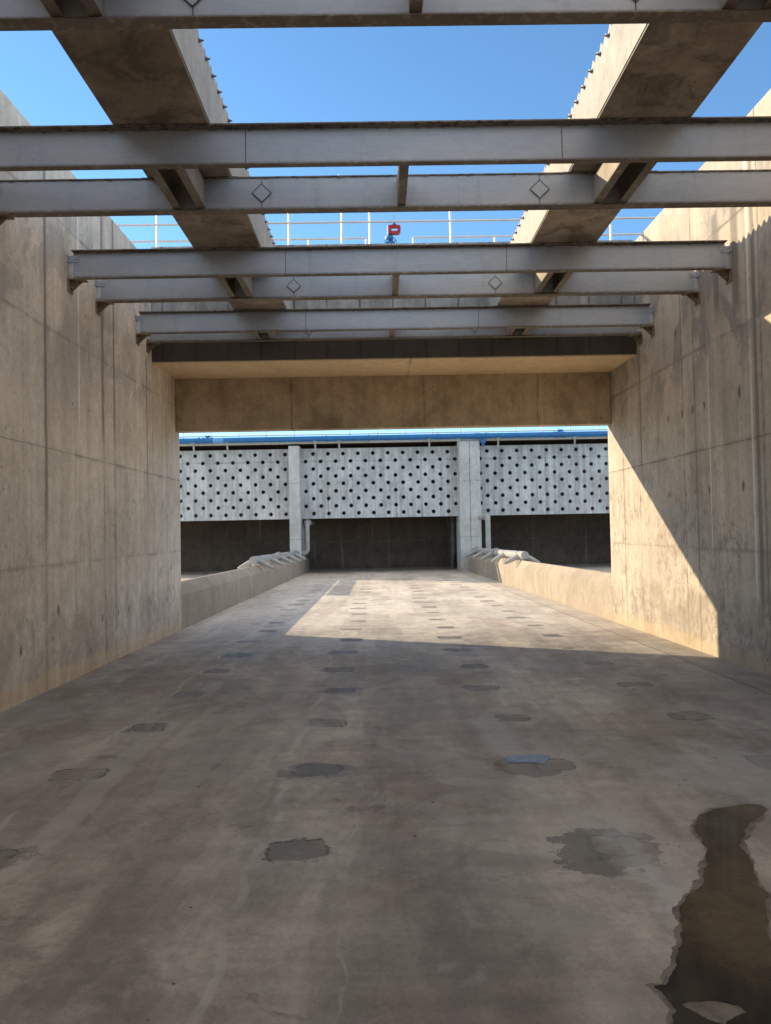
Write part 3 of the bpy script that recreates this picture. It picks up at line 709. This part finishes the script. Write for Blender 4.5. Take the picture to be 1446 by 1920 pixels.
bm = NB(); box(bm, VXp(725.5), VXp(728) - .001, VY - .05, VY + .05, VZ(437), VZ(418)); tube(bm, (VXp(724), VY, VZ(444)), (VXp(724), VY, VZ(437.2)), .024, 10); obj('white_housing', bm, M['white'], vt, .006)
bm = NB(); sweep(bm, [(VXp(739), VY, VZ(416.6)), (VXp(739), VY, VZ(412.5)), (VXp(739), VY, VZ(409))], [.05, .02, .006], 10); tube(bm, (VXp(739), VY, VZ(409.5)), (VXp(739), VY, VZ(397)), .005, 6); obj('aerial', bm, M['groove'], vt)

# ------------------------------------------------------------------ far inlet structure: piers, perforated baffles, slab, pipes
BY = 36.2; BZ0, BZ1 = EYE + .60, EYE + 4.03
PY = 35.5
for (xa, xb, lab) in ((-4.23, -3.70, 'narrow concrete pier between the left and middle perforated panels'), (3.97, 4.98, 'wide concrete pier with a vertical joint between the middle and right perforated panels')):
    bm = NB(); box(bm, xa, xb, PY, 37.4, zf(36) - .1, EYE + 4.14 + (.06 if xa > 0 else -.03))
    w = tag(obj('concrete_pier', bm, M['pier'], bevel=.035), lab, 'pier', 'piers between the perforated panels'); recentre(w, ((xa + xb) / 2, PY, zf(36)))

def baffle(xa, xb, holes, lab):
    th = .22; seg = 14
    vs = [Vector((xa, BZ0)), Vector((xb, BZ0)), Vector((xb, BZ1)), Vector((xa, BZ1))]; ed = [(0, 1), (1, 2), (2, 3), (3, 0)]
    for (hx, hz) in holes:
        n0 = len(vs)
        for k in range(seg):
            a = 2 * math.pi * k / seg; vs.append(Vector((hx + .098 * math.cos(a), hz + .098 * math.sin(a))))
        ed += [(n0 + k, n0 + (k + 1) % seg) for k in range(seg)]
    V, E, F, _, _, _ = geometry.delaunay_2d_cdt(vs, ed, [], 1, 1e-5)
    def inside(c):
        for (hx, hz) in holes:
            if (c[0] - hx) ** 2 + (c[1] - hz) ** 2 < .094 ** 2: return True
        return False
    bm = NB(); A = [bm.verts.new((v[0], BY, v[1])) for v in V]; B = [bm.verts.new((v[0], BY + th, v[1])) for v in V]
    cnt = {}
    for f in F:
        c = sum((V[i] for i in f), Vector((0, 0))) / len(f)
        if inside(c): continue
        bm.faces.new([A[i] for i in f]); bm.faces.new([B[i] for i in reversed(f)])
        for a, b in zip(f, list(f[1:]) + [f[0]]): cnt[(a, b)] = 1
    for (a, b) in cnt:
        if (b, a) not in cnt: bm.faces.new((A[b], A[a], B[a], B[b]))
    o = tag(obj('perforated_panel', bm, M['baffle']), lab, 'concrete panel', 'perforated panels across the far end')
    recentre(o, ((xa + xb) / 2, BY, BZ0)); return o
P_, RP = .733, .3655; ZR = EYE + 3.77
def rows(xo, xe, n_o, n_e):
    h = []
    for r in range(9):
        xs, n = (xo, n_o) if r % 2 == 0 else (xe, n_e)
        h += [(xs + k * P_, ZR - r * RP) for k in range(n)]
    return h
baffle(-12.2, -4.16, rows(-4.476 - 10 * P_, -4.84 - 9 * P_, 11, 10), 'left perforated concrete panel, partly hidden by the left wall')
baffle(-3.77, 4.02, rows(-3.11, -3.48, 10, 11), 'middle perforated concrete panel, between the two piers')
baffle(4.93, 13.0, rows(5.43, 5.08, 10, 11), 'right perforated concrete panel, partly hidden by the right wall')

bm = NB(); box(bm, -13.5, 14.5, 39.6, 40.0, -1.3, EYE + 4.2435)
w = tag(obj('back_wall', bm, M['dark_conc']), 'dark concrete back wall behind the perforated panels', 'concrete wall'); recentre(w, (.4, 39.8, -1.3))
bm = NB(); box(bm, -13.5, 14.5, 39.40, 39.598, -.03, .10, fb=True)
w = tag(obj('kerb', bm, M['dark_kerb_pipe'], bevel=.01), 'low concrete kerb along the foot of the dark back wall', 'kerb'); recentre(w, (.4, 39.5, zf(39.5)))
w = thing('walkway_slab', (.4, 38, EYE + 4.24), 'concrete walkway slab over the perforated panels, carrying the blue pipe', 'walkway')
bm = NB(); box(bm, -13.5, 14.5, 35.785, 40.1, EYE + 4.245, EYE + 4.295); obj('slab', bm, M['dark_conc'], w)  # underside given the dark tone in place of shade
bm = NB(); box(bm, -13.5, 14.5, 35.62, 35.784, EYE + 4.215, EYE + 4.30); obj('edge_beam', bm, M['slab'], w, .01)
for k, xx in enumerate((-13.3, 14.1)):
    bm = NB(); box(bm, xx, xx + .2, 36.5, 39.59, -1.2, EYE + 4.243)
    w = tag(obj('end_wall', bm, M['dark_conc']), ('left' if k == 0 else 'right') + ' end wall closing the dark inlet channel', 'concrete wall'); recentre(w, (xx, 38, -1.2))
# dark recessed pipe riser on back wall
bm = NB(); tube(bm, (3.95, 39.3, zf(39.3)), (3.95, 39.3, EYE + 1.8), .10, 14)
tube(bm, (3.95, 39.3, zf(39.3) + .0), (3.95, 39.3, zf(39.3) + .03), .17, 14)
w = tag(obj('drain_pipe', bm, M['dark_kerb_pipe']), 'upright pipe in the dark behind the middle perforated panel', 'pipe'); recentre(w, (3.95, 39.3, zf(39.3)))

# blue water main with flanges and support straps
bp = thing('water_pipe', (.4, 35.42, EYE + 4.42), 'long blue water pipe running above the perforated panels', 'pipe')
PZ = EYE + 4.42; PYy = 35.44
bm = NB(); tube(bm, (-13.5, PYy, PZ), (14.5, PYy, PZ), .132, 20); obj('pipe', bm, M['blue'], bp)
bm = NB(); tube(bm, (px2x(399, PYy, 822), PYy, PZ), (px2x(419, PYy, 822), PYy, PZ), .136, 20); obj('pipe_sleeve', bm, M['blue_lt'], bp, label='paler blue length of the pipe')
for px in (373, 381, 398, 611, 691, 821, 893, 899, 912, 1041, 1047, 1058):
    x = px2x(px, PYy, 820); bm = NB(); tube(bm, (x - .03, PYy, PZ), (x + .03, PYy, PZ), .155, 18); obj('flange', bm, M['blue'], bp)
for px in (389, 1052):
    x = px2x(px, PYy, 820)
    bm = NB(); tube(bm, (x, PYy, PZ), (x, PYy, PZ + .22), .06, 12); tube(bm, (x - .12, PYy, PZ + .20), (x + .12, PYy, PZ + .20), .05, 12); obj('air_valve', bm, M['blue'], bp)
x = px2x(906, PYy, 825); bm = NB(); sweep(bm, [(x, PYy, PZ - .05), (x, PYy, PZ - .22), (x, PYy, PZ - .24), (x, PYy, PZ - .34), (x, PYy, PZ - .36), (x, PYy, PZ - .50)], [.08, .08, .13, .13, .08, .08], 14); obj('drop_branch', bm, M['blue'], bp)
for px in (362, 425, 590, 635, 805, 859, 935, 1080):
    x = px2x(px, PYy, 830); bm = NB()
    tube(bm, (x, PYy + .0, PZ - .11), (x, PYy + .16, PZ - .52), .045, 10)
    box(bm, x - .09, x + .09, PYy - .07, PYy + .10, PZ - .135, PZ - .1)
    box(bm, x - .05, x + .05, PYy + .1, PYy + .22, PZ - .56, PZ - .50); obj('pipe_support', bm, M['pvc'], bp)

# far guardrail
zfar = EYE + 4.302; yf = 36.6
gx = [px2x(p, yf, 810) for p in range(343, 1190, 52)]
guardrail((.4, yf, zfar), 'long white guardrail above the blue pipe at the far end', [(x, yf, 1.1) for x in [gx[0] - 1.4] + gx], [(-13, 14, yf, zfar + 1.1, .025), (-13, 14, yf, zfar + .72, .018), (-13, 14, yf, zfar + .47, .035)], zfar, mat='white', r=.032)
fg = bpy.data.objects[-1] if False else [o for o in bpy.data.objects if o.get('label', '').startswith('long white guardrail')][0]
bm = NB(); box(bm, -13, 14, yf + .06, yf + .075, zfar + .0, zfar + .36); obj('kick_plate', bm, M['kick'], fg)
# control cabinet standing on far walkway (it throws the notch in the floor shade)

# ------------------------------------------------------------------ header pipes with nozzles on the low walls
def header(X, sx, lab, y0, y1, riser):
    zc = lambda y: zf(y) + 1.03
    t = thing('nozzle_header', (X, y0, zf(y0) + .86), lab, 'pipe header', 'pipe headers with nozzles on the low walls')
    bm = NB(); sweep(bm, [(X, y0, zc(y0)), (X, (y0 + y1) / 2, zc((y0 + y1) / 2)), (X, y1, zc(y1))], .125, 20); obj('pipe', bm, M['pvc'], t)
    for yj in (y0 + (y1 - y0) * .46, y0 + (y1 - y0) * .93):
        bm = NB(); sweep(bm, [(X, yj - .06, zc(yj)), (X, yj + .06, zc(yj))], .175, 20); fl = obj('flange', bm, M['pvc'], t)
        for k in range(8):
            a = 2 * math.pi * k / 8 + .3; c = Vector((X + .152 * math.cos(a), 0, zc(yj) + .152 * math.sin(a)))
            bm = NB(); tube(bm, c + Vector((0, yj - .095, 0)), c + Vector((0, yj + .095, 0)), .013, 6); obj('bolt', bm, M['bolt'], fl)
    ys = [y0 + .55 + 2.62 * k for k in range(5)]
    for y in ys:
        for s in (-1, 1):
            a = Vector((X + s * .03, y, zc(y))); d = Vector((s * .86, -.05, -.42)).normalized()
            bm = NB(); sweep(bm, [a, a + d * .30, a + d * .50, a + d * .58, a + d * .60], [.088, .082, .058, .045, .035], 14); obj('nozzle', bm, M['pvc'], t)
        bm = NB(); sweep(bm, [(X, y + .35, zc(y)), (X, y + .37, zc(y))], .131, 20); obj('band', bm, M['bolt'], t)
        for s in (-1, 1):
            bm = NB(); zz = zf(y) + .80; box(bm, *sorted((X + s * .07, X + s * .10)), y + .28, y + .32, zz, zc(y) - .05)
            box(bm, *sorted((X + s * .06, X + s * .15)), y + .24, y + .36, zz - .04, zz); obj('support_leg', bm, M['rail'], t)
    (rx, ry, rz, off) = riser
    if off:
        pts = [(X, y1 - .1, zc(y1))] + bend((X, y1 + .1, zc(y1)), (0, -1, 0), (sx * -1, 0, 0), .15) + bend((rx, y1 + .1, zc(y1)), (sx, 0, 0), (0, 0, 1), .2)
        yy = y1 + .1
    else:
        pts = [(rx, ry, zc(ry) - .05)]; yy = ry
    pts += bend((rx, yy, rz), (0, 0, -1), (0, 1, 0), .18) + [(rx, 39.55, rz)]
    bm = NB(); sweep(bm, pts, .115, 18); obj('riser', bm, M['pvc'], t)
    bm = NB(); tube(bm, (rx, yy + .34, rz), (rx, yy + .44, rz), .18, 18); obj('flange', bm, M['pvc'], t)
header(-3.905, -1, 'light grey pipe header with cone nozzles along the left low wall, entirely in shade', 23.1, 35.9, (-3.43, 36.0, EYE + .42, True))
header(4.585, 1, 'light grey pipe header with cone nozzles on the right low wall, near end sunlit', 23.1, 35.2, (4.95, 33.2, EYE + .50, False))

# ------------------------------------------------------------------ puddle and water film, flat sheets with ragged edges
def ragged(pts, amp, it=4, seed=1):
    rnd = random.Random(seed); P = [Vector(p) for p in pts]
    for k in range(it):
        Q = []
        for a, b in zip(P, P[1:] + P[:1]):
            n = Vector((-(b - a).y, (b - a).x)); Q += [a, (a + b) / 2 + n * rnd.uniform(-amp, amp)]
        P = Q
    return P
def sheet(name, pts, mat, h, amp=.22, seed=1, hole=None):
    P = ragged(pts, amp, 3, seed); vs = list(P); n = len(P); ed = [(i, (i + 1) % n) for i in range(n)]
    H = None
    if hole:
        H = ragged(hole, amp, 3, seed + 3); m = len(vs); vs += H; ed += [(m + i, m + (i + 1) % len(H)) for i in range(len(H))]
    V, E, F, _, _, _ = geometry.delaunay_2d_cdt(vs, ed, [], 1, 1e-6)
    def inp(c, poly):
        r = False; j = len(poly) - 1
        for i in range(len(poly)):
            if (poly[i].y > c.y) != (poly[j].y > c.y) and c.x < (poly[j].x - poly[i].x) * (c.y - poly[i].y) / (poly[j].y - poly[i].y) + poly[i].x: r = not r
            j = i
        return r
    bm = NB(); A = [bm.verts.new((v[0], v[1], zf(v[1]) + h)) for v in V]
    for f in F:
        c = sum((V[i] for i in f), Vector((0, 0))) / len(f)
        if not inp(c, P) or (H and inp(c, H)): continue
        fc = bm.faces.new([A[i] for i in f])
    for f in bm.faces:
        f.normal_update()
    o = obj(name, bm, mat, kind='structure')
    if o.data.polygons and o.data.polygons[0].normal.z < 0: o.data.flip_normals()
    return o
PUD = [(2.211, 4.295), (2.206, 4.36), (2.151, 4.377), (2.043, 4.349), (1.918, 4.314), (1.821, 4.237), (1.734, 4.123), (1.672, 3.995), (1.661, 3.89), (1.644, 3.774), (1.583, 3.652), (1.52, 3.553), (1.478, 3.444), (1.409, 3.356), (1.325, 3.286), (1.289, 3.228), (1.236, 3.118), (1.185, 2.994), (1.125, 2.881), (1.084, 2.793), (1.032, 2.71), (0.989, 2.651), (0.944, 2.644), (0.964, 2.611), (0.967, 2.558), (0.972, 2.515), (0.934, 2.448), (0.861, 2.301), (0.8, 2.09), (1.075, 2.033), (1.392, 2.281), (1.481, 2.537), (1.486, 2.775), (1.513, 2.939), (1.544, 3.018), (1.628, 3.188), (1.701, 3.292), (1.7, 3.406), (1.742, 3.513), (1.788, 3.641), (1.815, 3.748), (1.859, 3.878), (1.92, 3.945), (2.015, 4.105), (2.147, 4.216)]
sheet('puddle', PUD, M['puddle'], .004, .11, 3, hole=[(1.00, 2.545), (1.09, 2.56), (1.19, 2.53), (1.20, 2.49), (1.14, 2.465), (1.10, 2.43), (1.04, 2.48)])
def grow(pts, d):
    P = [Vector(p) for p in pts]; c = sum(((b.x - a.x) * (b.y + a.y) for a, b in zip(P, P[1:] + P[:1])), 0.0); sg = 1 if c > 0 else -1; out = []
    for i, p in enumerate(P):
        t = (P[(i + 1) % len(P)] - P[i - 1]).normalized(); out.append(tuple(p + Vector((-t.y, t.x)) * sg * d * (.6 + .8 * random.random())))
    return out
sheet('damp_margin', grow(PUD, .022), M['damp'], .0015, .16, 11)
sheet('water_film', [(0.893, 5.364), (0.936, 5.424), (0.973, 5.449), (1.039, 5.453), (1.085, 5.468), (1.127, 5.483), (1.16, 5.462), (1.207, 5.453), (1.225, 5.402), (1.207, 5.358), (1.166, 5.299), (1.13, 5.207), (1.114, 5.251), (1.061, 5.272), (0.981, 5.266), (0.895, 5.284)], M['film'], .004, .12, 5)
for o in bpy.data.objects:
    if '_o' in o: del o['_o']
